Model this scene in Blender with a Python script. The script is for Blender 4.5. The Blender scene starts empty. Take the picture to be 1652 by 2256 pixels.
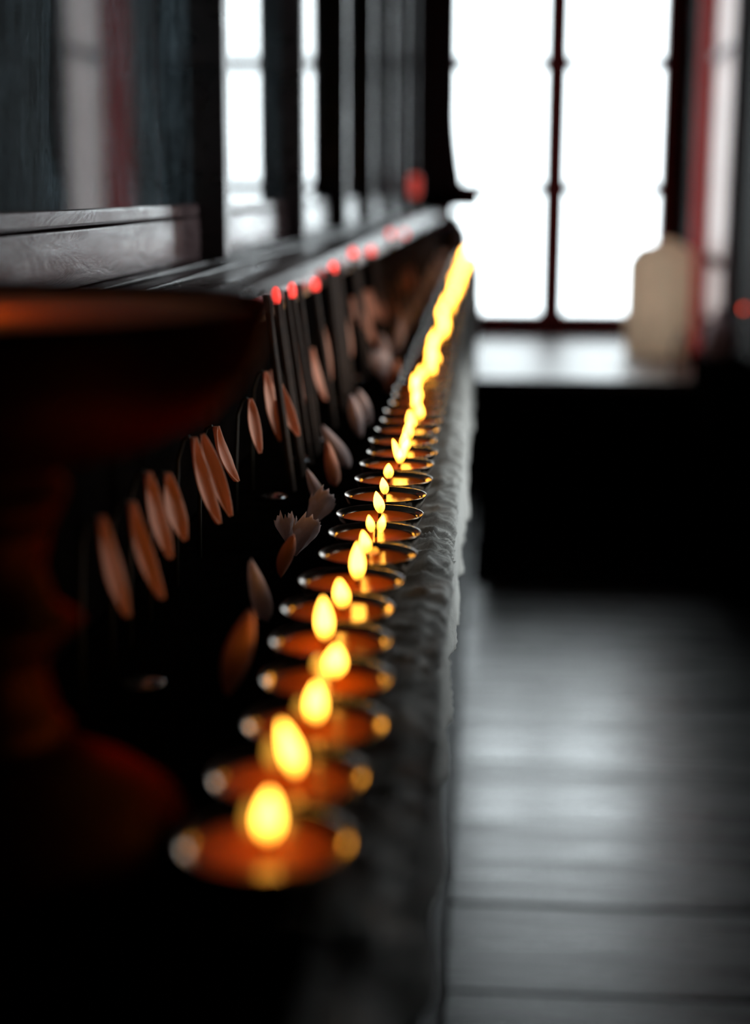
import bpy, bmesh, math, random
from mathutils import Vector, Matrix, noise
random.seed(7)
S = bpy.context.scene
COL = S.collection
PI = math.pi

# ------------------------------------------------------------------ camera
F_PX, IW, IH = 3450.0, 1652, 2256
ZC, ZF = 1.43, .15                          # eye and floor height (all is lowered by ZF at the end)
def cam_axes():
    y = Vector(((1075 - IW / 2) / F_PX, (IH / 2 - 420) / F_PX, 1)).normalized()
    u = Vector((math.sin(.018), math.cos(.018), 0))
    z = (u - u.dot(y) * y).normalized()
    x = z.cross(y)
    if x[0] < 0: x = -x
    return [Vector((x[i], y[i], z[i])) for i in range(3)]       # right, up, forward in the world
R_, U_, F_ = cam_axes()
cam = bpy.data.cameras.new('camera'); co = bpy.data.objects.new('camera', cam); COL.objects.link(co)
co.matrix_world = Matrix(((R_[0], U_[0], -F_[0], 0), (R_[1], U_[1], -F_[1], 0), (R_[2], U_[2], -F_[2], ZC), (0, 0, 0, 1)))
cam.sensor_fit = 'VERTICAL'; cam.sensor_height = 36; cam.sensor_width = 36 * IW / IH
cam.lens = F_PX / IH * 36
cam.clip_start = .02
cam.dof.use_dof = True; cam.dof.focus_distance = 1.285; cam.dof.aperture_fstop = 2.5
S.camera = co

# ------------------------------------------------------------------ world, daylight, exposure
w = bpy.data.worlds.new('overcast_sky'); S.world = w; w.use_nodes = True
bg = w.node_tree.nodes['Background']; bg.inputs[0].default_value = (.86, .96, 1, 1); bg.inputs[1].default_value = 6.0
pl = bpy.data.lights.new('window_portal', 'AREA'); pl.shape = 'RECTANGLE'; pl.size = 1.1; pl.size_y = 1.7
pl.cycles.is_portal = True
po = bpy.data.objects.new('window_portal', pl); COL.objects.link(po)
po.location = (.312, 7.72, 1.62); po.rotation_euler = (-PI / 2, 0, 0)
for yc, ys in ((6.17, .58), (1.875, .75)):
    p2 = bpy.data.lights.new('side_portal', 'AREA'); p2.shape = 'RECTANGLE'; p2.size = 1.75; p2.size_y = ys; p2.cycles.is_portal = True
    o = bpy.data.objects.new('side_portal', p2); COL.objects.link(o); o.location = (1.06, yc, 1.79); o.rotation_euler = (0, PI / 2, 0)
S.view_settings.view_transform = 'Standard'; S.view_settings.look = 'None'
S.view_settings.gamma = 1; S.view_settings.use_curve_mapping = False
S.view_settings.exposure = 0.0
S.cycles.sample_clamp_indirect = 6
S.cycles.max_bounces = 8; S.cycles.transparent_max_bounces = 24
S.cycles.caustics_refractive = False

# ------------------------------------------------------------------ materials
def nt(name):
    m = bpy.data.materials.new(name); m.use_nodes = True
    n = m.node_tree.nodes; l = m.node_tree.links
    return m, n, l, n['Principled BSDF'], n['Material Output']
def mixc(n, l, fac, a, b):
    x = n.new('ShaderNodeMix'); x.data_type = 'RGBA'
    l.new(fac, x.inputs[0]); x.inputs[6].default_value = (*a, 1); x.inputs[7].default_value = (*b, 1)
    return x.outputs[2]
def ramp(n, l, src, a, b, va=0, vb=1):
    r = n.new('ShaderNodeMapRange'); l.new(src, r.inputs[0])
    r.inputs[1].default_value = a; r.inputs[2].default_value = b; r.inputs[3].default_value = va; r.inputs[4].default_value = vb
    return r.outputs[0]
def tex(n, l, scale, stretch=(1, 1, 1), detail=5, rough=.6, dist=0):
    tc = n.new('ShaderNodeTexCoord'); mp = n.new('ShaderNodeMapping'); mp.inputs['Scale'].default_value = stretch
    l.new(tc.outputs['Object'], mp.inputs[0])
    t = n.new('ShaderNodeTexNoise'); l.new(mp.outputs[0], t.inputs[0])
    t.inputs['Scale'].default_value = scale; t.inputs['Detail'].default_value = detail; t.inputs['Roughness'].default_value = rough
    t.inputs['Distortion'].default_value = dist
    return t.outputs[0]
def surf(name, a, b=None, rough=.5, metal=0, scale=20, stretch=(1, 1, 1), bump=0, spec=.5, rvar=0, dist=.0, detail=5, coat=0, sub=0, bscale=None, crough=.3, tint=None):
    m, n, l, p, o = nt(name)
    b = b or a
    t = tex(n, l, scale, stretch, detail, .6, dist)
    f = ramp(n, l, t, .3, .7)
    l.new(mixc(n, l, f, a, b), p.inputs['Base Color'])
    p.inputs['Metallic'].default_value = metal
    p.inputs['Specular IOR Level'].default_value = spec
    if rvar: l.new(ramp(n, l, t, .3, .7, rough - rvar, rough + rvar), p.inputs['Roughness'])
    else: p.inputs['Roughness'].default_value = rough
    p.inputs['Coat Weight'].default_value = coat; p.inputs['Coat Roughness'].default_value = crough; p.inputs['Coat IOR'].default_value = 1.6
    if coat: l.new(ramp(n, l, t, .3, .7, crough - .09, crough + .11), p.inputs['Coat Roughness'])
    if tint: p.inputs['Specular Tint'].default_value = (*tint, 1)
    if sub:
        p.inputs['Subsurface Weight'].default_value = sub; p.inputs['Subsurface Radius'].default_value = (.01, .005, .002)
        p.inputs['Subsurface Scale'].default_value = .5
    if bump:
        bt = tex(n, l, bscale, stretch, detail) if bscale else t
        bn = n.new('ShaderNodeBump'); bn.inputs['Strength'].default_value = bump; bn.inputs['Distance'].default_value = .004
        l.new(bt, bn.inputs['Height']); l.new(bn.outputs[0], p.inputs['Normal'])
    return m
def paper(name, col, trans, scale=9, stretch=(1, 1, 1)):
    m, n, l, p, o = nt(name)
    t = tex(n, l, scale, stretch)
    c = mixc(n, l, ramp(n, l, t, .3, .7), tuple(x * .85 for x in col), col)
    l.new(c, p.inputs['Base Color']); p.inputs['Roughness'].default_value = .55
    tr = n.new('ShaderNodeBsdfTranslucent'); l.new(c, tr.inputs[0])
    mx = n.new('ShaderNodeMixShader'); mx.inputs[0].default_value = trans
    l.new(p.outputs[0], mx.inputs[1]); l.new(tr.outputs[0], mx.inputs[2]); l.new(mx.outputs[0], o.inputs[0])
    return m
def glass(name, rough, dust=0, tint=(1, 1, 1), ior=1.5):
    m, n, l, p, o = nt(name); n.remove(p)
    tr = n.new('ShaderNodeBsdfTransparent'); tr.inputs[0].default_value = (*tint, 1)
    gl = n.new('ShaderNodeBsdfGlossy'); gl.inputs['Roughness'].default_value = rough
    fr = n.new('ShaderNodeFresnel'); fr.inputs[0].default_value = ior
    mx = n.new('ShaderNodeMixShader'); l.new(fr.outputs[0], mx.inputs[0]); l.new(tr.outputs[0], mx.inputs[1]); l.new(gl.outputs[0], mx.inputs[2])
    out = mx.outputs[0]
    if dust:
        a = tex(n, l, 14, (1, 1, .35), 8, .7, 1.5); b = tex(n, l, 90, (1, 1, .5), 4, .6, 3)
        mu = n.new('ShaderNodeMath'); mu.operation = 'MULTIPLY'; l.new(ramp(n, l, a, .42, .75), mu.inputs[0]); l.new(ramp(n, l, b, .35, .75), mu.inputs[1])
        m2 = n.new('ShaderNodeMath'); m2.operation = 'MULTIPLY'; l.new(mu.outputs[0], m2.inputs[0]); m2.inputs[1].default_value = dust
        df = n.new('ShaderNodeBsdfDiffuse'); df.inputs[0].default_value = (.45, .6, .68, 1)
        mm = n.new('ShaderNodeMixShader'); l.new(m2.outputs[0], mm.inputs[0]); l.new(out, mm.inputs[1]); l.new(df.outputs[0], mm.inputs[2])
        out = mm.outputs[0]
    l.new(out, o.inputs[0])
    return m
def emis(name, col, s, glossy=False):
    m, n, l, p, o = nt(name)
    p.inputs['Base Color'].default_value = (*col, 1); p.inputs['Roughness'].default_value = .3
    p.inputs['Emission Color'].default_value = (*col, 1); p.inputs['Emission Strength'].default_value = s
    return m
def flame_mat():
    m, n, l, p, o = nt('flame'); n.remove(p)
    tc = n.new('ShaderNodeTexCoord'); sp = n.new('ShaderNodeSeparateXYZ'); l.new(tc.outputs['Object'], sp.inputs[0])
    e = n.new('ShaderNodeEmission')
    cr = n.new('ShaderNodeValToRGB'); l.new(ramp(n, l, sp.outputs[2], 0, .02), cr.inputs[0])
    els = cr.color_ramp.elements
    els[0].position = 0; els[0].color = (.16, .05, .012, 1)
    els[1].position = 1; els[1].color = (1, .43, .048, 1)
    x = els.new(.18); x.color = (.5, .2, .015, 1)
    x = els.new(.42); x.color = (1, .43, .048, 1)
    l.new(cr.outputs[0], e.inputs[0]); at = n.new('ShaderNodeAttribute'); at.attribute_name = 'glow'; mg = n.new('ShaderNodeMath'); mg.operation = 'MULTIPLY'; l.new(at.outputs['Fac'], mg.inputs[0]); mg.inputs[1].default_value = FLAME; l.new(mg.outputs[0], e.inputs[1])
    tr = n.new('ShaderNodeBsdfTransparent'); ad = n.new('ShaderNodeAddShader')
    l.new(e.outputs[0], ad.inputs[0]); l.new(tr.outputs[0], ad.inputs[1]); l.new(ad.outputs[0], o.inputs[0])
    return m
FLAME = 6.3
M = dict(
    floorwood=surf('floor_wood', (.016, .013, .013), (.06, .053, .052), .32, 0, 3.2, (.7, 9, 1), .55, .25, .08, .8, 8, coat=1, crough=.27),
    border=surf('border_wood', (.03, .026, .028), (.06, .052, .056), .36, 0, 6, (7, 1, 1), .2, .5),
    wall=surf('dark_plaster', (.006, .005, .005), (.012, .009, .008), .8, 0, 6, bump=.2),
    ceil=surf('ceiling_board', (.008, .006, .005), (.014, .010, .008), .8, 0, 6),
    lacquer=surf('old_lacquer', (.004, .002, .002), (.010, .005, .005), .30, 0, 6, (3, 1, 4), .35, .55, .06, 1.2, 8),
    ledge=surf('ledge_paint', (.05, .034, .03), (.10, .075, .07), .30, 0, 6, (3, 1, 4), .3, .9, .06, 1.2, 8),
    rail=surf('worn_rail_paint', (.045, .025, .026), (.11, .075, .075), .21, 0, 7, (1, 1.0, 6), .22, .6, .06, .7, 9),
    darkwood=surf('black_wood', (.002, .0016, .0015), (.005, .0035, .003), .85, 0, 8, (1, 1, 5), .2, .0),
    shelfwood=surf('oily_shelf', (.002, .0014, .001), (.006, .004, .003), .85, 0, 60, (1, 1, 1), .3, .0),
    winframe=surf('red_brown_paint', (.16, .014, .016), (.26, .022, .022), .45, 0, 10, (1, 1, .2), .15, .4),
    redboard=surf('red_paint', (.62, .014, .012), (.80, .03, .022), .95, 0, 5, (1, 1, .3), .1, .05),
    bench=surf('bench_lacquer', (.14, .10, .09), (.20, .15, .14), .5, 0, 6, (1, 5, 1), .15, .6, coat=.7, crough=.42),
    brass=surf('tarnished_brass', (.34, .27, .21), (.20, .15, .11), .17, 1, 40, bump=.05),
    goblet=surf('dark_brass', (.10, .036, .013), (.055, .018, .006), .55, 1, 12, rvar=.06, tint=(.5, .24, .13)),
    wax=surf('amber_butter', (.62, .14, .008), (.50, .09, .005), .12, 0, 70, bump=.05, spec=.3, sub=.25),
    dullwax=surf('dull_butter', (.62, .15, .012), (.50, .10, .008), .8, 0, 30, bump=.1, spec=.05),
    wick=surf('charred_wick', (.006, .004, .003), (.03, .012, .006), .9, 0, 300),
    cloth=surf('grey_cloth', (.66, .63, .58), (.82, .79, .74), .62, 0, 30, bump=.25, spec=.4, bscale=260),
    petal=paper('peach_petal', (1, .50, .33), .30, 40, (6, 6, .6)),
    petal_pale=paper('pale_petal', (.98, .80, .76), .45, 60, (5, 5, 1)),
    stem=surf('dark_stem', (.010, .012, .006), (.022, .016, .008), .55, 0, 60),
    joss=surf('joss_paste', (.022, .014, .010), (.05, .026, .015), .75, 0, 90, bump=.3),
    chrome=surf('polished_steel', (.8, .82, .84), None, .08, 1, 30),
    mat=surf('matte_black', (.006, .004, .0035), (.012, .008, .006), .95, 0, 200, bump=.4, spec=.05),
    bead=surf('black_bead', (.006, .006, .007), (.012, .011, .012), .10, 0, 30, spec=.8),
    ember=emis('red_ember', (1, .06, .045), 1.7),
    redlamp=emis('red_lamp_glass', (.9, .07, .045), .55),
    flame_glint=emis('red_flame_glint', (.9, .06, .015), 5),  # emission stands in for a flame's reflection
    pane=glass('window_glass', .02),
    cabglass=glass('dusty_glass', .035, .20, ior=1.85),
    bottle=glass('clear_plastic', .08, .25, (.9, .85, .82)),
    paperpane=paper('papered_pane', (.92, .84, .82), .36),
    jerry=paper('milky_plastic', (1, .87, .71), .90),
    cap=surf('cap_plastic', (.25, .1, .06), None, .5),
    bag=surf('pink_cotton', (.80, .55, .62), (.92, .68, .75), .8, 0, 30, bump=.3),
    curtain=surf('dark_curtain', (.020, .012, .016), (.035, .02, .026), .85, 0, 30),
    vase=surf('dark_glaze', (.012, .009, .012), (.03, .02, .026), .22, 0, 20, spec=.6),
    flame=flame_mat(),
)

# ------------------------------------------------------------------ helpers
def link(name, me, mat=None, parent=None, loc=None):
    o = bpy.data.objects.new(name, me); COL.objects.link(o)
    if mat and me and not me.materials: me.materials.append(M[mat])
    if parent: o.parent = parent
    if loc: o.location = loc
    return o
def fin(bm, name, smooth=False):
    me = bpy.data.meshes.new(name); bmesh.ops.recalc_face_normals(bm, faces=bm.faces); bm.to_mesh(me); bm.free()
    if smooth: me.polygons.foreach_set('use_smooth', [True] * len(me.polygons))
    return me
def box(bm, x0, x1, y0, y1, z0, z1, bev=0):
    b = bmesh.new(); bmesh.ops.create_cube(b, size=1)
    for v in b.verts:
        v.co = Vector(((x0 + x1) / 2 + v.co.x * (x1 - x0), (y0 + y1) / 2 + v.co.y * (y1 - y0), (z0 + z1) / 2 + v.co.z * (z1 - z0)))
    if bev: bmesh.ops.bevel(b, geom=b.edges[:], offset=bev, segments=2, affect='EDGES', profile=.5)
    t = bpy.data.meshes.new('t'); b.to_mesh(t); b.free(); bm.from_mesh(t); bpy.data.meshes.remove(t)
def boxes(name, mat, parent, *bs, bev=0):
    bm = bmesh.new()
    for b in bs: box(bm, *b, bev)
    return link(name, fin(bm, name), mat, parent)
def lathe(prof, seg=32, close=False):
    bm = bmesh.new(); rings = []
    for r, z in prof:
        if r < 1e-6: rings.append([bm.verts.new((0, 0, z))])
        else: rings.append([bm.verts.new((r * math.cos(2 * PI * k / seg), r * math.sin(2 * PI * k / seg), z)) for k in range(seg)])
    for a, b in zip(rings, rings[1:]):
        for k in range(seg):
            k2 = (k + 1) % seg
            if len(a) == 1 and len(b) == 1: continue
            if len(a) == 1: bm.faces.new((a[0], b[k], b[k2]))
            elif len(b) == 1: bm.faces.new((a[k], a[k2], b[0]))
            else: bm.faces.new((a[k], a[k2], b[k2], b[k]))
    return bm
def tube(bm, pts, rad, seg=8):
    rings = []
    for i, p in enumerate(pts):
        p = Vector(p); t = (Vector(pts[min(i + 1, len(pts) - 1)]) - Vector(pts[max(i - 1, 0)])).normalized()
        a = t.orthogonal().normalized(); b = t.cross(a)
        r = rad[i] if isinstance(rad, (list, tuple)) else rad
        rings.append([bm.verts.new(p + r * (math.cos(2 * PI * k / seg) * a + math.sin(2 * PI * k / seg) * b)) for k in range(seg)])
    for q, s in zip(rings, rings[1:]):
        best = min(range(seg), key=lambda j: sum((q[k].co - s[(k + j) % seg].co).length for k in range(0, seg, 2)))
        for k in range(seg): bm.faces.new((q[k], q[(k + 1) % seg], s[(k + 1 + best) % seg], s[(k + best) % seg]))
    bm.faces.new(rings[0][::-1]); bm.faces.new(rings[-1])
def tag(o, label, cat, group=None):
    o['label'] = label; o['category'] = cat
    if group: o['group'] = group
    return o
def thing(name, label, cat, loc=(0, 0, 0), group=None):
    o = bpy.data.objects.new(name, None); COL.objects.link(o); o.location = loc; o.empty_display_size = .02
    return tag(o, label, cat, group)
def struct(o): o['kind'] = 'structure'; return o
def sroot(name, loc=(0, 0, 0)):
    o = bpy.data.objects.new(name, None); COL.objects.link(o); o.location = loc; o.empty_display_size = .02
    return struct(o)

# ------------------------------------------------------------------ the room shell
XR, YB, YF, XL, ZT = .90, -1.6, 7.5, -.80, 3.1
fl = struct(boxes('floor', 'darkwood', None, (XL - .1, XR + .1, YB - .1, YF + .3, ZF - .08, ZF - .022)))
PWID = .325
y = 2.352 - 12 * PWID
k = 0
while y < 7.5:
    y0, y1 = max(y, YB), min(y + PWID, 7.5)
    if y1 > YB + .05:
        dz = random.uniform(-.0015, .0015)
        pk = boxes('plank', 'floorwood', fl, (-.046, XR, y0 + (.006 if abs(y0 - 2.51) < .2 else .0012), y1 - (.006 if abs(y1 - 2.51) < .2 else .0012), ZF - .022, ZF + dz), bev=.002)
        random.random()
    y += PWID; k += 1
tr = sroot('trim_1')
for a, b in ((-1.5, .9), (.91, 3.57), (3.58, 7.4)):
    boxes('border_board', 'border', tr, (-.099, -.052, a, b, ZF - .022, ZF + .006), bev=.004)
def holewall(name, mat, hx0, hx1, hz0, hz1, x0, x1, z0, z1, y0, y1):
    return struct(boxes(name, mat, None, (x0, hx0, y0, y1, z0, z1), (hx1, x1, y0, y1, z0, z1), (hx0, hx1, y0, y1, z0, hz0), (hx0, hx1, y0, y1, hz1, z1)))
WX0, WX1, WZ0, WZ1 = -.225, .85, .765, 2.46
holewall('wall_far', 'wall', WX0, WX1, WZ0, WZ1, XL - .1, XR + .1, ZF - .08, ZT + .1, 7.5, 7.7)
SIDE = ((5.88, 6.46), (1.50, 2.25))                     # papered window, then an unseen clear one added for side light on the cloth
wr = [(XR, XR + .15, a, b, ZF - .08, ZT + .1) for a, b in ((YB - .1, SIDE[1][0]), (SIDE[1][1], SIDE[0][0]), (SIDE[0][1], 7.7))]
for a, b in SIDE: wr += [(XR, XR + .15, a, b, ZF - .08, .92), (XR, XR + .15, a, b, 2.66, ZT + .1)]
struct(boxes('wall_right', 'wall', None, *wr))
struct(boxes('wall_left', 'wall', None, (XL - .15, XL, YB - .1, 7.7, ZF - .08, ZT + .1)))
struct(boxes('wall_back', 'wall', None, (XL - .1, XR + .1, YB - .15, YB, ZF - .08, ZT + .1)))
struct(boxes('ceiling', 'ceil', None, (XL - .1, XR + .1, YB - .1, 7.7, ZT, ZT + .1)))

# the bright end window: frame, mullion, thin glazing bars, panes
w1 = sroot('window_1')
GX0, GX1, GZ0, MX = -.160, .786, .862, .308
bm = bmesh.new()
box(bm, WX0, GX0, 7.47, 7.56, WZ0, WZ1); box(bm, GX1, WX1, 7.47, 7.56, WZ0, WZ1)
box(bm, WX0, WX1, 7.465, 7.565, WZ0, GZ0); box(bm, WX0, WX1, 7.465, 7.565, 2.40, WZ1)
link('window_frame', fin(bm, 'window_frame'), 'winframe', w1)
boxes('mullion', 'winframe', w1, (MX - .056, MX + .056, 7.475, 7.555, GZ0, 2.40), bev=.004)
bars = (1.44, 2.005)
for z in bars: boxes('glazing_bar', 'winframe', w1, (GX0, GX1, 7.50, 7.53, z - .026, z + .026))
zs = (GZ0,) + bars + (2.40,)
for a, b in ((GX0, MX - .056), (MX + .056, GX1)):
    for z0, z1 in zip(zs, zs[1:]): boxes('pane', 'pane', w1, (a, b, 7.513, 7.517, z0, z1))

# red boarded reveal and the papered leaf on the right-hand wall, plus the added window out of view
for nm, (a, b) in zip(('window_2', 'unseen_window'), SIDE):
    w2 = sroot(nm); bm = bmesh.new()
    box(bm, XR - .035, XR + .03, a - .04, a + .005, .88, 2.7, .004)
    for z0, z1 in ((.88, .94), (1.145, 1.185), (1.93, 1.955), (2.64, 2.7)): box(bm, XR - .033, XR + .02, a + .005, b, z0, z1)
    link('window_frame', fin(bm, 'window_frame'), 'winframe', w2)
    for z0, z1 in ((.94, 1.145), (1.185, 1.93), (1.955, 2.64)): boxes('pane', 'paperpane' if nm == 'window_2' else 'pane', w2, (XR - .018, XR - .012, a + .005, b, z0, z1))
    boxes('red_stile', 'redboard', w2, (XR - .035, XR + .03, b, b + .06, .88, 2.7), bev=.004)
t2 = sroot('trim_2')
for a, b in ((6.525, 6.66), (6.665, 6.80), (6.805, 6.95)): boxes('board', 'redboard', t2, (XR - .022, XR - .001, a, b, .62, 2.8), bev=.003)

# ------------------------------------------------------------------ altar counter along the left
YA0, YA1, ZS = -.25, 6.75, 1.14
al = thing('altar_counter', 'long black wooden altar counter carrying the row of burning lamps', 'counter')
boxes('counter_top', 'shelfwood', al, (-.262, -.045, YA0, YA1, ZS - .045, ZS), bev=.004)
boxes('front_panel', 'darkwood', al, (-.135, -.108, YA0 + .03, YA1 - .02, ZF + .08, ZS - .045))
boxes('end_panel', 'darkwood', al, (-.262, -.135, YA1 - .06, YA1 - .02, ZF + .08, ZS - .045))
boxes('plinth', 'darkwood', al, (-.262, -.106, YA0 + .03, YA1 - .02, ZF + .0005, ZF + .08))
# cloth folded over the front edge
def cloth():
    bm = bmesh.new()
    prof = []
    ys, y = [], YA0 + .02
    while y < YA1 - .02: ys.append(y); y += .0016 if .5 < y < 2.3 else .006
    for t in range(8): prof.append((-.064 + .024 * t / 7, 0, 0, t / 7))                 # along the top
    for t in range(1, 7): a = PI / 2 * t / 6; prof.append((-.040 + .009 * math.sin(a), -.009 * (1 - math.cos(a)), 1, 1))
    for t in range(1, 17): prof.append((-.031, -.009 - .075 * t / 16, 2, t / 16))
    rows = []
    for y in ys:
        hem = 1 + .22 * noise.noise((y * 3.1, 5, 0)) + .18 * noise.noise((y * 9, 2, 0))
        row = []
        for x, z, part, t in prof:
            zz = z * (hem if part == 2 else 1)
            s = (x + .064) if part == 0 else .03 - z
            n1 = noise.noise((y * 42 + s * 55, s * 22, 1.3)); n2 = noise.noise((y * 95 - s * 90, s * 45, 7.7)); n3 = noise.noise((y * 6, s * 9, 4))
            crease = (1 - abs(n1)) ** 4 * .8 + (1 - abs(n2)) ** 4 * .22
            if part == 0:
                d = t * (.0035 + .010 * crease + .003 * n3); px, pz = x, ZS + .0022 + d
            elif part == 1:
                d = .009 * crease + .003 * n3 + .003; px, pz = x + d * .8, ZS + .0022 + z + d * .8
            else:
                fold = math.sin(y * 42 + 3 * n3 + 4 * noise.noise((y * 2, 0, 0))) * t
                d = .003 + .0035 * crease + .004 * n3 + .0065 * fold + .006 * t * max(0, n3); px, pz = x + max(d, -.004), ZS + .0022 + zz
            row.append(bm.verts.new((px, y, pz)))
        rows.append(row)
    for a, b in zip(rows, rows[1:]):
        for k in range(len(a) - 1): bm.faces.new((a[k], a[k + 1], b[k + 1], b[k]))
    bmesh.ops.recalc_face_normals(bm, faces=bm.faces)
    bmesh.ops.solidify(bm, geom=bm.faces[:], thickness=-.0014)
    return link('altar_cloth', fin(bm, 'altar_cloth', True), 'cloth')
tag(cloth(), 'crinkled grey cloth folded over the front edge of the lamp counter', 'cloth')

# ------------------------------------------------------------------ glazed cabinet on the left
cb = thing('glazed_cabinet', 'glossy dark lacquered cabinet with tall glass panes and sills on the left', 'cabinet')
boxes('lower_face', 'darkwood', cb, (-.36, -.265, .80, 7.34, ZF, 1.300))
bm = bmesh.new()
pr = [(-.37, 1.300), (-.226, 1.300), (-.216, 1.306), (-.214, 1.318), (-.218, 1.328), (-.232, 1.337), (-.250, 1.341), (-.37, 1.341)]
e0 = [bm.verts.new((x, .80, z)) for x, z in pr]; e1 = [bm.verts.new((x, 7.34, z)) for x, z in pr]
bm.faces.new(e0); bm.faces.new(e1[::-1])
for k in range(len(pr)): bm.faces.new((e0[k], e1[k], e1[(k + 1) % len(pr)], e0[(k + 1) % len(pr)]))
ld = link('ledge', fin(bm, 'ledge'), 'ledge', cb)
boxes('ledge_moulding', 'lacquer', ld, (-.37, -.292, .80, 7.34, 1.341, 1.3455), bev=.002)
boxes('ledge_moulding', 'lacquer', ld, (-.37, -.318, .80, 7.34, 1.3455, 1.3495), bev=.0015)
PY = [.80, 1.85, 2.655, 3.46, 4.265, 5.07, 5.875, 6.68, 7.295]
for py in PY: boxes('post', 'lacquer', cb, (-.38, -.308, py, py + .045, 1.3495, 2.95), bev=.0025)
for a, b in zip(PY, PY[1:]):
    r = boxes('bottom_rail', 'rail', cb, (-.38, -.3365, a + .045, b, 1.3500, 1.3975), bev=.002)
    boxes('bead', 'rail', r, (-.376, -.3375, a + .045, b, 1.3990, 1.4135), bev=.003)
    boxes('pane', 'cabglass', cb, (-.3475, -.3435, a + .045, b, 1.4135, 2.90))
boxes('top_rail', 'lacquer', cb, (-.38, -.32, .845, 7.295, 2.90, 2.95))
boxes('inner_shelf', 'darkwood', cb, (-.775, -.38, .80, 7.34, 1.33, 1.345))
boxes('back_board', 'darkwood', cb, (-.795, -.775, .80, 7.34, ZF, 2.95))

# ------------------------------------------------------------------ butter lamps
RIM, CUPH = .0352, .037
cupp = [(0, .001), (.016, 0), (.0175, .002), (.013, .005), (.011, .008), (.016, .012), (.025, .019), (.0315, .028), (.0340, .0345), (RIM - .0003, .0368), (RIM - .0002, .0373), (.0345, .0373), (.0328, .0363), (.0305, .0350), (.0290, .0335), (.0275, .0285), (.020, .021), (0, .017)]
cup_me = fin(lathe(cupp, 40), 'cup', True)
wax_me = fin(lathe([(0, .0330), (.012, .0331), (.022, .0334), (.0282, .0338), (.0292, .0337), (.0270, .0275), (0, .0225)], 36), 'wax', True)
bm = bmesh.new(); tube(bm, [(0, 0, .0285), (.0002, 0, .034), (.0009, .0004, .0385), (.0022, .0006, .0405)], [.0014, .0012, .0011, .0007], 7)
wick_me = fin(bm, 'wick', True)
def flame_mesh(lobes):
    bm = bmesh.new()
    gl = bm.verts.layers.float.new('glow')
    for h, wd, lean, off, z0, *gw in lobes:
        n0 = len(bm.verts)
        NS, NR = 14, 16; rings = []
        for i in range(NR + 1):
            t = i / NR
            r = .84 * wd / 2 * (math.sin(PI * min(1, t ** .80)) ** .80) if 0 < i < NR else 0
            cx = off + lean * t ** 1.6; z = z0 + h * t
            if r < 1e-5: rings.append([bm.verts.new((cx, 0, z))])
            else: rings.append([bm.verts.new((cx + r * math.cos(2 * PI * k / NS), r * math.sin(2 * PI * k / NS), z)) for k in range(NS)])
        for a, b in zip(rings, rings[1:]):
            for k in range(NS):
                k2 = (k + 1) % NS
                if len(a) == 1: bm.faces.new((a[0], b[k2], b[k]))
                elif len(b) == 1: bm.faces.new((a[k], a[k2], b[0]))
                else: bm.faces.new((a[k], a[k2], b[k2], b[k]))
        bm.verts.ensure_lookup_table()
        for v in bm.verts[n0:]: v[gl] = gw[0] if gw else 1.0
    return fin(bm, 'flame', True)
# x, y of the cup, flame offset, flame lobes (height, width, lean, offset, start)
near = [
    (-.0834, .578, .000, [(.021, .0110, .001, .001, 0), (.016, .008, -.001, -.005, .001, .07)], 'nearest butter lamp, largest and most blurred of the lamp row'),
    (-.0832, .649, .000, [(.025, .0100, -.006, .003, 0), (.016, .009, -.002, -.006, .002, .07)], 'second butter lamp from the camera, wide double flame leaning left'),
    (-.0787, .7198, -.001, [(.020, .011, .000, .001, 0), (.013, .008, -.001, -.006, 0, .06)], 'third butter lamp from the camera, rounded flame with dim left lobe'),
    (-.0804, .7906, .002, [(.017, .013, .001, .002, .001), (.012, .009, -.001, -.006, .001, .12)], 'fourth butter lamp from the camera, broad blunt flame'),
    (-.0853, .8615, -.0035, [(.0255, .0115, -.001, 0, 0)], 'fifth butter lamp from the camera, tall straight flame'),
    (-.0881, .9322, .003, [(.0185, .011, -.002, 0, 0)], 'sixth butter lamp from the camera, short plump flame leaning left'),
    (-.0856, 1.0033, .004, [(.0260, .0115, .000, 0, 0)], 'seventh butter lamp from the camera, tall pointed flame'),
    (-.0803, 1.0807, .000, [(.017, .0095, -.003, -.001, 0), (.006, .010, .002, .003, -.001, .25)], 'eighth butter lamp from the camera, flame curling left over its wick'),
    (-.0808, 1.1517, .001, [(.0135, .0075, -.002, -.0035, 0), (.0135, .0075, .002, .0035, 0)], 'ninth butter lamp from the camera, heart-shaped flame around a dark wick'),
    (-.0817, 1.2213, .000, [(.0185, .0105, -.0035, .0005, 0)], 'tenth butter lamp from the camera, sharp flame bending to a point at left'),
    (-.0822, 1.3014, -.0005, [(.0150, .0090, -.002, 0, 0)], 'eleventh butter lamp from the camera, sharp small flame over clear amber butter'),
    (-.0797, 1.3766, -.0045, [(.0140, .0100, .000, 0, 0)], 'twelfth butter lamp from the camera, small round flame above black wick'),
    (-.0813, 1.4551, .003, [(.024, .0085, -.0065, -.0005, 0), (.024, .0085, .0065, .0005, 0)], 'thirteenth butter lamp from the camera, flame forked like a Y'),
    (-.0798, 1.5235, .003, [(.020, .011, -.001, 0, 0)], 'fourteenth butter lamp from the camera, just behind the Y-shaped flame'),
    (-.0829, 1.5979, .005, [(.020, .011, .001, 0, 0)], 'fifteenth butter lamp from the camera, two behind the Y-shaped flame'),
    (-.0820, 1.6736, .004, [(.021, .011, -.002, 0, 0)], 'sixteenth butter lamp from the camera, three behind the Y-shaped flame'),
    (-.0805, 1.7457, .008, [(.018, .011, .001, 0, 0)], 'seventeenth butter lamp from the camera, flame shifted right of its cup centre'),
    (-.0818, 1.8200, .003, [(.021, .011, -.001, 0, 0)], 'eighteenth butter lamp from the camera, flame shifted left of the one before'),
]
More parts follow.
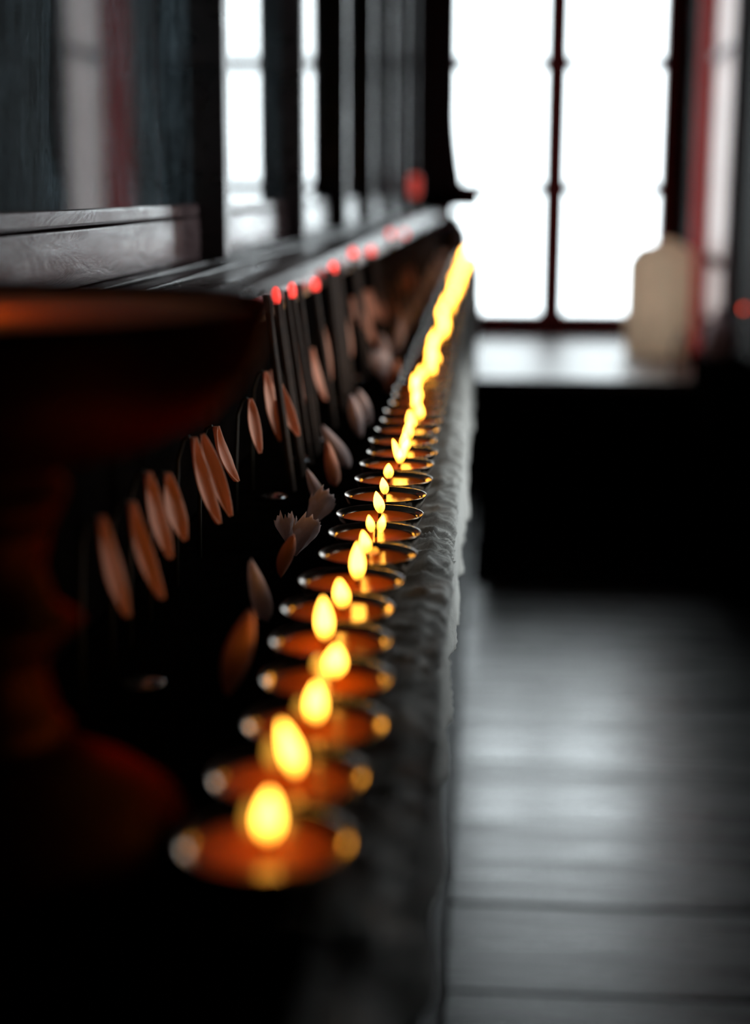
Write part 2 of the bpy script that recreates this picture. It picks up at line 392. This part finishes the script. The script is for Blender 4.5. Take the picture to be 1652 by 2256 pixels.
far_flames = [flame_mesh(l) for l in ([(.021, .0130, -.001, 0, 0)], [(.018, .0130, .002, 0, 0)], [(.024, .0120, .001, 0, 0)], [(.0185, .0135, -.003, 0, 0)])]
GL = 'butter lamps burning in a row on the altar'
def lamp(x, y, off, fme, label):
    t = thing('butter_lamp', label, 'oil lamp', (x, y, ZS + .0004), GL)
    link('cup', cup_me, 'brass', t); wx = link('wax', wax_me, 'wax', t); wk = link('wick', wick_me, 'wick', t, (off, 0, .003)); fo = link('flame', fme, 'flame', t, (off, 0, .0365))
    a = random.uniform(0, 6.28); wx.rotation_euler.z = a
    return t
for x, y, off, lobes, lb in near: lamp(x, y, off, flame_mesh(lobes), lb)
y = 1.8200; i = 0
while y < 6.42:
    y += .0725; i += 1
    lamp(-.0812 + random.uniform(-.0025, .0025), y, random.uniform(-.007, .009), far_flames[i % 4], 'butter lamp in the far run of the row where flames blur together')

# ------------------------------------------------------------------ large goblet lamp in the left foreground
gb = thing('goblet_lamp', 'large dark brass goblet lamp blurred in the left foreground', 'goblet', (-.212, .64, ZS + .0004))
gp = [(.030, .150), (.036, .165), (.031, .172), (.040, .176), (.070, .184), (.099, .198), (.117, .218), (.1235, .237), (.1265, .2425), (.1255, .2450), (.1215, .2430), (.114, .222), (.095, .205), (.060, .194), (0, .190)]
link('bowl', fin(lathe([(0, .150)] + gp, 64), 'bowl', True), 'goblet', gb)
link('stem', fin(lathe([(0, .052), (.030, .052), (.034, .058), (.028, .066), (.024, .085), (.029, .098), (.040, .106), (.029, .114), (.024, .130), (.028, .146), (.030, .150), (0, .150)], 48), 'stem', True), 'goblet', gb)
link('foot', fin(lathe([(0, 0), (.084, 0), (.087, .004), (.086, .012), (.080, .022), (.064, .034), (.046, .043), (.034, .052), (0, .052)], 48), 'foot', True), 'goblet', gb)
link('wax', fin(lathe([(0, .2385), (.09, .2388), (.1195, .2395), (.119, .234), (0, .2)], 48), 'wax', True), 'dullwax', gb)
link('wick', wick_me, 'wick', gb, (-.004, 0, .2075)); link('flame', flame_mesh([(.030, .014, .001, 0, 0)]), 'flame', gb, (-.004, 0, .2425))

# ------------------------------------------------------------------ petals, stalks, joss sticks, beads
def petal_mesh(L, W, curl, cup, rag=0, seed=0, tip=.55, pw=.8, fan=False):
    bm = bmesh.new(); NU, NV = (12, 16) if fan else (6, 14); g = []
    for j in range(NV + 1):
        t = j / NV
        wd = W * (math.sin(PI * (.03 + .95 * t ** (tip))) ** pw)
        if fan: wd = W * (.22 + .78 * math.sin(PI / 2 * min(1, t * 1.15)) ** 1.2)
        row = []
        for i in range(NU + 1):
            s = i / NU * 2 - 1
            e = 0
            if fan and t > .45: e = ((0.85 * noise.noise((s * 8 + seed, seed, 2)) - .42 * s * s) * .5 * L) * (t - .45) / .55
            if rag and t > .75 and not fan: e = rag * noise.noise((s * 4 + seed, seed * 3.1, 0)) * (t - .75) / .25
            yy = t * L + e
            z = cup * W * s * s + curl * L * t * t + (.14 * t if fan else .03) * W * noise.noise((s * 3, t * 6, seed))
            row.append(bm.verts.new((s * wd / 2, z, yy)))
        g.append(row)
    for a, b in zip(g, g[1:]):
        for k in range(NU): bm.faces.new((a[k], a[k + 1], b[k + 1], b[k]))
    bmesh.ops.recalc_face_normals(bm, faces=bm.faces)
    bmesh.ops.solidify(bm, geom=bm.faces[:], thickness=-.0006)
    return fin(bm, 'petal', True)
long_p = [petal_mesh(.058, .0145, .16, .25, 0, 1, 1.15, .75), petal_mesh(.058, .0130, .24, .35, 0, 2, 1.2, .8), petal_mesh(.058, .0115, .10, .3, 0, 3, 1.0, .8)]
GS = 'flower stalks behind the lamps'
stalks = [  # y, petal top z, length, yaw, tilt
    (.842, 1.252, .058, .5, .10, 'flower stalk with the nearest long peach petal, beside the goblet foot'),
    (.915, 1.246, .060, .7, .10, 'flower stalk with the second long peach petal past the goblet'),
    (.965, 1.255, .056, .7, .12, 'flower stalk with the third long peach petal, pale at its tip'),
    (1.025, 1.244, .046, .9, .06, 'flower stalk with a dim narrow petal, fourth past the goblet'),
    (1.12, 1.253, .064, .8, .12, 'flower stalk with two overlapping petals under the goblet bowl'),
    (1.215, 1.247, .044, .5, .08, 'flower stalk with a short sharp veined orange petal'),
    (1.40, 1.245, .050, 1.1, .06, 'flower stalk with a thin sharp petal seen edge on'),
    (1.50, 1.258, .068, .9, .12, 'flower stalk with a forked pair of petals before the joss sticks'),
    (1.72, 1.266, .075, .8, .10, 'flower stalk with a long petal among the joss sticks'),
]
def stalk(y, zt, L, yaw, tilt, label, double):
    t = thing('flower_stalk', label, 'flower', (-.2265, y, ZS), GS)
    bm = bmesh.new(); tube(bm, [(0, 0, 0), (.001, .001, (zt - ZS) * .5), (.003, 0, (zt - ZS) * .85), (.008, -.002, zt - ZS - .002), (.013, -.004, zt - ZS + .0005)], [.0020, .0018, .0016, .0014, .0012], 7)
    link('stem', fin(bm, 'stem', True), 'stem', t)
    for q in range(2 if double else 1):
        p = link('petal', long_p[(int(y * 100) + q) % 3], 'petal', t, (.014 + .004 * q, -.004 + .016 * q, zt - ZS))
        p.rotation_euler = (PI - tilt * (.35 + 1.2 * q), -.10 - .10 * q, PI / 2 - .62 * yaw - .3 * q)
        p.scale = (1.2, 1, L / .058)
for k, a in enumerate(stalks): stalk(*a, k in (4, 7))
y = 1.90
while y < 4.4:
    stalk(y, 1.25 + random.uniform(-.012, .02), random.uniform(.05, .075), random.uniform(.5, 1.1), random.uniform(.04, .14), 'flower stalk with an orange petal in the blurred stretch behind the lamps', random.random() < .4)
    y += random.uniform(.10, .16)

lp = [petal_mesh(.040, .028, .25, .22, .010, 11, .9, fan=True), petal_mesh(.042, .014, .35, .3, .004, 5, .7), petal_mesh(.036, .024, .15, .30, .012, 17, 1.0, fan=True), petal_mesh(.055, .017, -.15, .3, 0, 8, .9)]
GP = 'loose petals scattered behind the lamps'
loose = [  # x, y, mesh, (rx, ry, rz), scale, label
    (-.146, .865, 3, (.05, .25, .3), 1.0, 'petal', 'large blurred orange petal standing upright behind the near lamps'),
    (-.1455, 1.027, 1, (.15, -.25, .2), .95, 'petal_pale', 'thin pale petal standing between the upright orange petal and the ragged one'),
    (-.152, 1.150, 3, (.35, .15, .4), .75, 'petal', 'dim orange petal just in front of the ragged pale petal'),
    (-.150, 1.225, 0, (.55, .35, .5), .85, 'petal_pale', 'sharp pale pink petal with a ragged notched edge'),
    (-.158, 1.255, 2, (.25, -.15, .2), .8, 'petal_pale', 'small pink frilled petal leaning on the ragged petal'),
    (-.152, 1.335, 0, (.3, .55, .3), .85, 'petal_pale', 'veined folded petal behind the ragged pale petal'),
    (-.147, 1.424, 1, (.1, -.45, .1), .85, 'petal_pale', 'narrow curled petal pointing up left, beyond the veined one'),
    (-.1465, 1.531, 1, (.1, -.2, .1), 1.0, 'petal', 'slim upright petal opposite the Y-shaped flame'),
    (-.142, 1.640, 1, (.2, -.6, .1), 1.15, 'petal_pale', 'curved petal sweeping toward the lamp cups beyond the slim upright one'),
    (-.146, 1.850, 3, (.1, -.25, .2), 1.0, 'petal_pale', 'blurred upright pink petal, nearest of the far petals'),
    (-.142, 1.95, 3, (.1, -.35, .2), .9, 'petal_pale', 'blurred leaning pink petal, second of the far petals'),
    (-.142, 2.275, 3, (.1, .3, .2), .95, 'petal', 'blurred orange-pink petal, third of the far petals'),
    (-.150, 2.40, 0, (.2, -.3, .2), 1.2, 'petal_pale', 'blurred pale petal, fourth of the far petals'),
    (-.160, 2.58, 3, (.1, -.2, .2), 1.1, 'petal_pale', 'blurred pink petal, fifth of the far petals'),
]
for x, y, mi, rot, sc, mt, lb in loose:
    me = lp[mi].copy(); me.materials.clear()
    o = link('petal', me, mt, None, (x, y, ZS + .0003)); o.rotation_euler = rot; o.scale = (sc,) * 3
    o.location.z -= 0
    tag(o, lb, 'petal', GP)
y = 2.75
while y < 6.3:
    me = lp[3].copy(); me.materials.clear()
    o = link('petal', me, 'petal_pale', None, (random.uniform(-.165, -.145), y, ZS + .0003)); o.rotation_euler = (random.uniform(0, .3), random.uniform(-.5, .3), random.uniform(-.2, .8))
    o.scale = (random.uniform(.9, 1.3),) * 3
    tag(o, 'pinkish petal in the very blurred far stretch beside the lamps', 'petal', GP)
    y += random.uniform(.14, .25)

GJ = 'thick joss sticks leaning on the cabinet ledge'
sticks = [  # y, top z, radius, ember, y of foot, label
    (1.476, 1.331, .0040, 0, 1.50, 'dark joss stick, leftmost of the sharp flat-topped ones'),
    (1.564, 1.3315, .0030, 0, 1.60, 'thin dark joss stick just right of the leftmost sharp one'),
    (1.622, 1.327, .0030, 0, 1.66, 'dark joss stick in front of the bright red ember ring'),
    (1.735, 1.328, .0034, 0, 1.75, 'dark joss stick right of the bright red ember ring'),
    (1.545, 1.322, .0034, 1, 1.58, 'joss stick with a faint red ember, leftmost of the glowing ones'),
    (1.675, 1.319, .0036, 1, 1.72, 'joss stick with a bright ring-like red ember'),
    (1.905, 1.312, .0040, 1, 1.93, 'joss stick with a deep red ember, third of the glowing ones'),
    (2.07, 1.326, .0055, 0, 2.07, 'stout dark joss stick hiding part of a red ember'),
    (2.13, 1.322, .0045, 1, 2.14, 'joss stick with a thin red ember arc, fourth of the glowing ones'),
    (2.19, 1.325, .0055, 0, 2.19, 'stout dark joss stick just beyond the red ember arc'),
    (2.447, 1.329, .0050, 1, 2.46, 'joss stick with a blurred pink ember, fifth of the glowing ones'),
    (2.52, 1.312, .0055, 0, 2.52, 'blurred dark joss stick between two pink embers'),
    (2.836, 1.318, .0050, 1, 2.85, 'joss stick with a blurred pink ember, sixth of the glowing ones'),
    (2.92, 1.31, .006, 0, 2.92, 'blurred dark joss stick beyond the two close pink embers'),
    (3.401, 1.334, .0050, 1, 3.41, 'joss stick with a large blurred ember, seventh of the glowing ones'),
    (3.99, 1.318, .0050, 1, 4.0, 'joss stick with the farthest dim red ember'),
]
def joss(y, zt, r, em, yf, label, xt=-.207, xb=-.186):
    t = thing('joss_stick', label, 'joss stick', (xb, yf, ZS + .0006), GJ)
    top = Vector((xt - xb, y - yf, zt - ZS)); bm = bmesh.new()
    tube(bm, [Vector((0, 0, 0)), top * .35, top * .7, top], [r * .9, r, r, r], 10)
    link('stick', fin(bm, 'stick'), 'joss', t)
    if em:
        link('ember', fin(lathe([(0, -.003), (r * 1.1, -.002), (r * 1.4, .003), (r * 1.2, .009), (r * .6, .013), (0, .014)], 14), 'ember', True), 'ember', t, top)
for a in sticks: joss(*a)
y = 3.05
while y < 6.2:
    joss(y, 1.30 + random.uniform(-.03, .02), .0055, 0, y, 'plain dark joss stick in the blurred distance against the cabinet'); y += random.uniform(.13, .22)

stud_me = fin(lathe([(0, 0), (.0120, 0), (.0132, .0015), (.0125, .0026)] + [(.03 * math.sin(q), .0026 + .03 * (math.cos(q) - math.cos(.42))) for q in (.42, .35, .28, .21, .14, .07)] + [(0, .0026 + .03 * (1 - math.cos(.42)))], 32), 'stud', True)
for (y, lb) in ((.881, 'nearest polished metal stud, a white glint left of the near lamps'), (1.464, 'second polished metal stud, a small sharp glint'), (1.678, 'third polished metal stud along the counter'), (1.814, 'fourth polished metal stud, close beyond the third'), (2.149, 'fifth polished metal stud, blurred grey glint'), (2.432, 'farthest polished metal stud, dim and blurred')):
    o = link('metal_stud', stud_me, 'chrome', None, (-.2, y, ZS + .0004)); tag(o, lb, 'stud', 'polished studs on the counter')

# ------------------------------------------------------------------ things at the far end
rl = thing('altar_lamp', 'small red glass altar lamp glowing on the far cabinet ledge', 'lamp', (-.252, 5.5, 1.3505))
link('base', fin(lathe([(0, 0), (.016, 0), (.017, .004), (.008, .012), (.007, .05), (.013, .058), (0, .058)], 24), 'base', True), 'brass', rl)
link('glass', fin(lathe([(0, .058), (.012, .058), (.0175, .075), (.018, .11), (.015, .13), (0, .13)], 24), 'glass', True), 'redlamp', rl)

# dark gathered curtain and small wall shelf left of the window
bm = bmesh.new(); g = []
for j in range(41):
    z = 1.415 + 1.45 * j / 40; row = []
    xr = -.150 + .045 * max(0, 1 - (z - 1.415) / .35) ** 1.5
    for i in range(31):
        s = i / 30
        row.append(bm.verts.new((-.29 + (xr + .29) * s, 7.43 + .015 * math.sin(s * 22 + .5 * math.sin(z * 3)), z)))
    g.append(row)
for a, b in zip(g, g[1:]):
    for k in range(30): bm.faces.new((a[k], a[k + 1], b[k + 1], b[k]))
bmesh.ops.recalc_face_normals(bm, faces=bm.faces); bmesh.ops.solidify(bm, geom=bm.faces[:], thickness=-.003)
tag(link('curtain', fin(bm, 'curtain', True), 'curtain'), 'narrow dark curtain hanging at the left edge of the bright window', 'curtain')
sh = thing('wall_shelf', 'small dark shelf jutting across the lower left window corner', 'shelf', (-.17, 7.2, 1.36))
boxes('board', 'darkwood', sh, (-.11, .14, -.02, .26, -.01, .055), bev=.006)
bm = bmesh.new(); tube(bm, [(-.06, .24, -.20), (-.06, .16, -.12), (-.06, .04, -.008)], .012, 8)
link('bracket', fin(bm, 'bracket', True), 'darkwood', sh)
vs = thing('vase', 'dark glazed vase standing at the far end of the counter', 'vase', (-.135, 6.66, ZS + .0004))
link('body', fin(lathe([(0, 0), (.035, 0), (.038, .006), (.058, .04), (.064, .085), (.056, .125), (.034, .158), (.022, .172), (.034, .19), (.030, .191), (.019, .172), (.02, .15), (0, .14)], 40), 'body', True), 'vase', vs)
link('collar', fin(lathe([(.023, .166), (.0255, .169), (.0255, .174), (.023, .177)], 32), 'collar', True), 'brass', vs)

# low platform under the window
pf = thing('platform', 'low dark platform with glossy top below the bright end window', 'platform', (0, 0, 0))
boxes('rail', 'darkwood', pf, (.03, .80, 7.36, 7.40, .62, .725))
for k in range(5):
    a = 5.70 + k * .35
    boxes('top_board', 'bench', pf, (-.04, .86, a, a + .347, .725, .76), bev=.004)
boxes('front_panel', 'darkwood', pf, (-.02, .84, 5.74, 5.77, ZF + .002, .725))
for x in (-.02, .80):
    boxes('leg', 'darkwood', pf, (x, x + .05, 5.725, 5.78, ZF, .725), bev=.004); boxes('leg', 'darkwood', pf, (x, x + .05, 7.35, 7.41, ZF, .725), bev=.004)

# milky oil canister
jc = thing('oil_canister', 'beige milky plastic oil canister standing on the platform by the window', 'canister', (.71, 6.60, .7604))
bm = bmesh.new()
prof0 = [(-.105, .012), (-.095, 0), (.095, 0), (.105, .012), (.105, .415), (.09, .445), (-.03, .452), (-.045, .435), (-.095, .40), (-.105, .385)]
prof = [(x * 1.22, z * 1.02) for x, z in prof0]
f = [bm.verts.new((x, -.07, z)) for x, z in prof]; b = [bm.verts.new((x, .07, z)) for x, z in prof]
bm.faces.new(f); bm.faces.new(b[::-1])
for k in range(len(prof)): bm.faces.new((f[k], b[k], b[(k + 1) % len(prof)], f[(k + 1) % len(prof)]))
bmesh.ops.bevel(bm, geom=bm.edges[:], offset=.012, segments=3, affect='EDGES')
link('body', fin(bm, 'body', True), 'jerry', jc)
link('cap', fin(lathe([(0, 0), (.017, 0), (.019, .004), (.019, .02), (.016, .024), (0, .024)], 24), 'cap', True), 'cap', jc, (-.085, 0, .418))
bm = bmesh.new(); tube(bm, [(-.01, 0, .445), (-.005, 0, .465), (.03, 0, .470), (.065, 0, .465), (.072, 0, .443)], .009, 10)
link('handle', fin(bm, 'handle', True), 'jerry', jc)
bt = thing('plastic_bottle', 'clear plastic bottle at the right front corner of the platform', 'bottle', (.715, 5.80, .7604))
link('body', fin(lathe([(0, 0), (.029, 0), (.033, .006), (.033, .105), (.028, .128), (.014, .145), (.012, .158)], 32), 'body', True), 'bottle', bt)
link('cap', fin(lathe([(0, .158), (.0135, .158), (.0135, .172), (0, .173)], 24), 'cap', True), 'cap', bt)

# dark chest with a cloth bag against the right wall
ch = thing('chest', 'black wooden chest against the right wall beside the platform', 'chest', (0, 0, 0))
boxes('body', 'darkwood', ch, (.735, .885, 5.02, 5.62, ZF + .04, .84), bev=.004)
boxes('lid', 'darkwood', ch, (.728, .89, 5.01, 5.63, .84, .87), bev=.005)
for x in (.74, .86):
    for y in (5.03, 5.59): boxes('leg', 'darkwood', ch, (x, x + .02, y, y + .02, ZF, ZF + .04))
bg_ = thing('cloth_bag', 'crumpled pinkish cloth bag lying on the dark chest', 'bag', (.80, 5.42, .8704))
bm = bmesh.new(); bmesh.ops.create_icosphere(bm, subdivisions=4, radius=1)
for v in bm.verts:
    d = 1 + .18 * noise.noise(v.co * 2.2) + .08 * noise.noise(v.co * 6)
    v.co = Vector((v.co.x * .058 * d, v.co.y * .12 * d, .062 + max(-.0615, v.co.z * .075 * d)))
link('sack', fin(bm, 'sack', True), 'bag', bg_)
bm = bmesh.new(); tube(bm, [(0, -.05, .11), (-.01, -.08, .145), (-.012, 0, .165), (-.01, .06, .15), (0, .05, .11)], .007, 8)
link('handle', fin(bm, 'handle', True), 'bag', bg_)
il = thing('wall_glint', 'tiny dim red spot on the dark right wall, a flame reflection made to glow', 'lamp', (.8995, 5.53, 1.033))  # glowing dot added in place of a flame's reflection, no lamp here
o = link('base', fin(lathe([(0, 0), (.012, 0), (.012, .006), (0, .006)], 20), 'base', True), 'darkwood', il); o.rotation_euler.y = -PI / 2
o = link('glint_cap', fin(lathe([(0, .006), (.006, .006), (.007, .010), (.004, .015), (0, .016)], 18), 'glint_cap', True), 'flame_glint', il); o.rotation_euler.y = -PI / 2

# matte black sheet laid over the floor before the platform
bm = bmesh.new(); g = []
for j in range(41):
    row = []
    for i in range(41):
        x, y = -.03 + .75 * i / 40, 5.06 + .66 * j / 40
        row.append(bm.verts.new((x + .006 * noise.noise((y * 5, 0, 1)), y + .012 * noise.noise((x * 4, 3, 0)), ZF + .004 + .003 * (1 + noise.noise((x * 4, y * 4, 0))))))
    g.append(row)
for a, b in zip(g, g[1:]):
    for k in range(40): bm.faces.new((a[k], a[k + 1], b[k + 1], b[k]))
bmesh.ops.recalc_face_normals(bm, faces=bm.faces); bmesh.ops.solidify(bm, geom=bm.faces[:], thickness=.002)
tag(link('black_floor_sheet', fin(bm, 'black_floor_sheet', True), 'mat'), 'matte black sheet on the floor in front of the platform', 'mat')

for o in S.objects:                     # floor top to z = 0
    if o.parent is None: o.location.z -= ZF
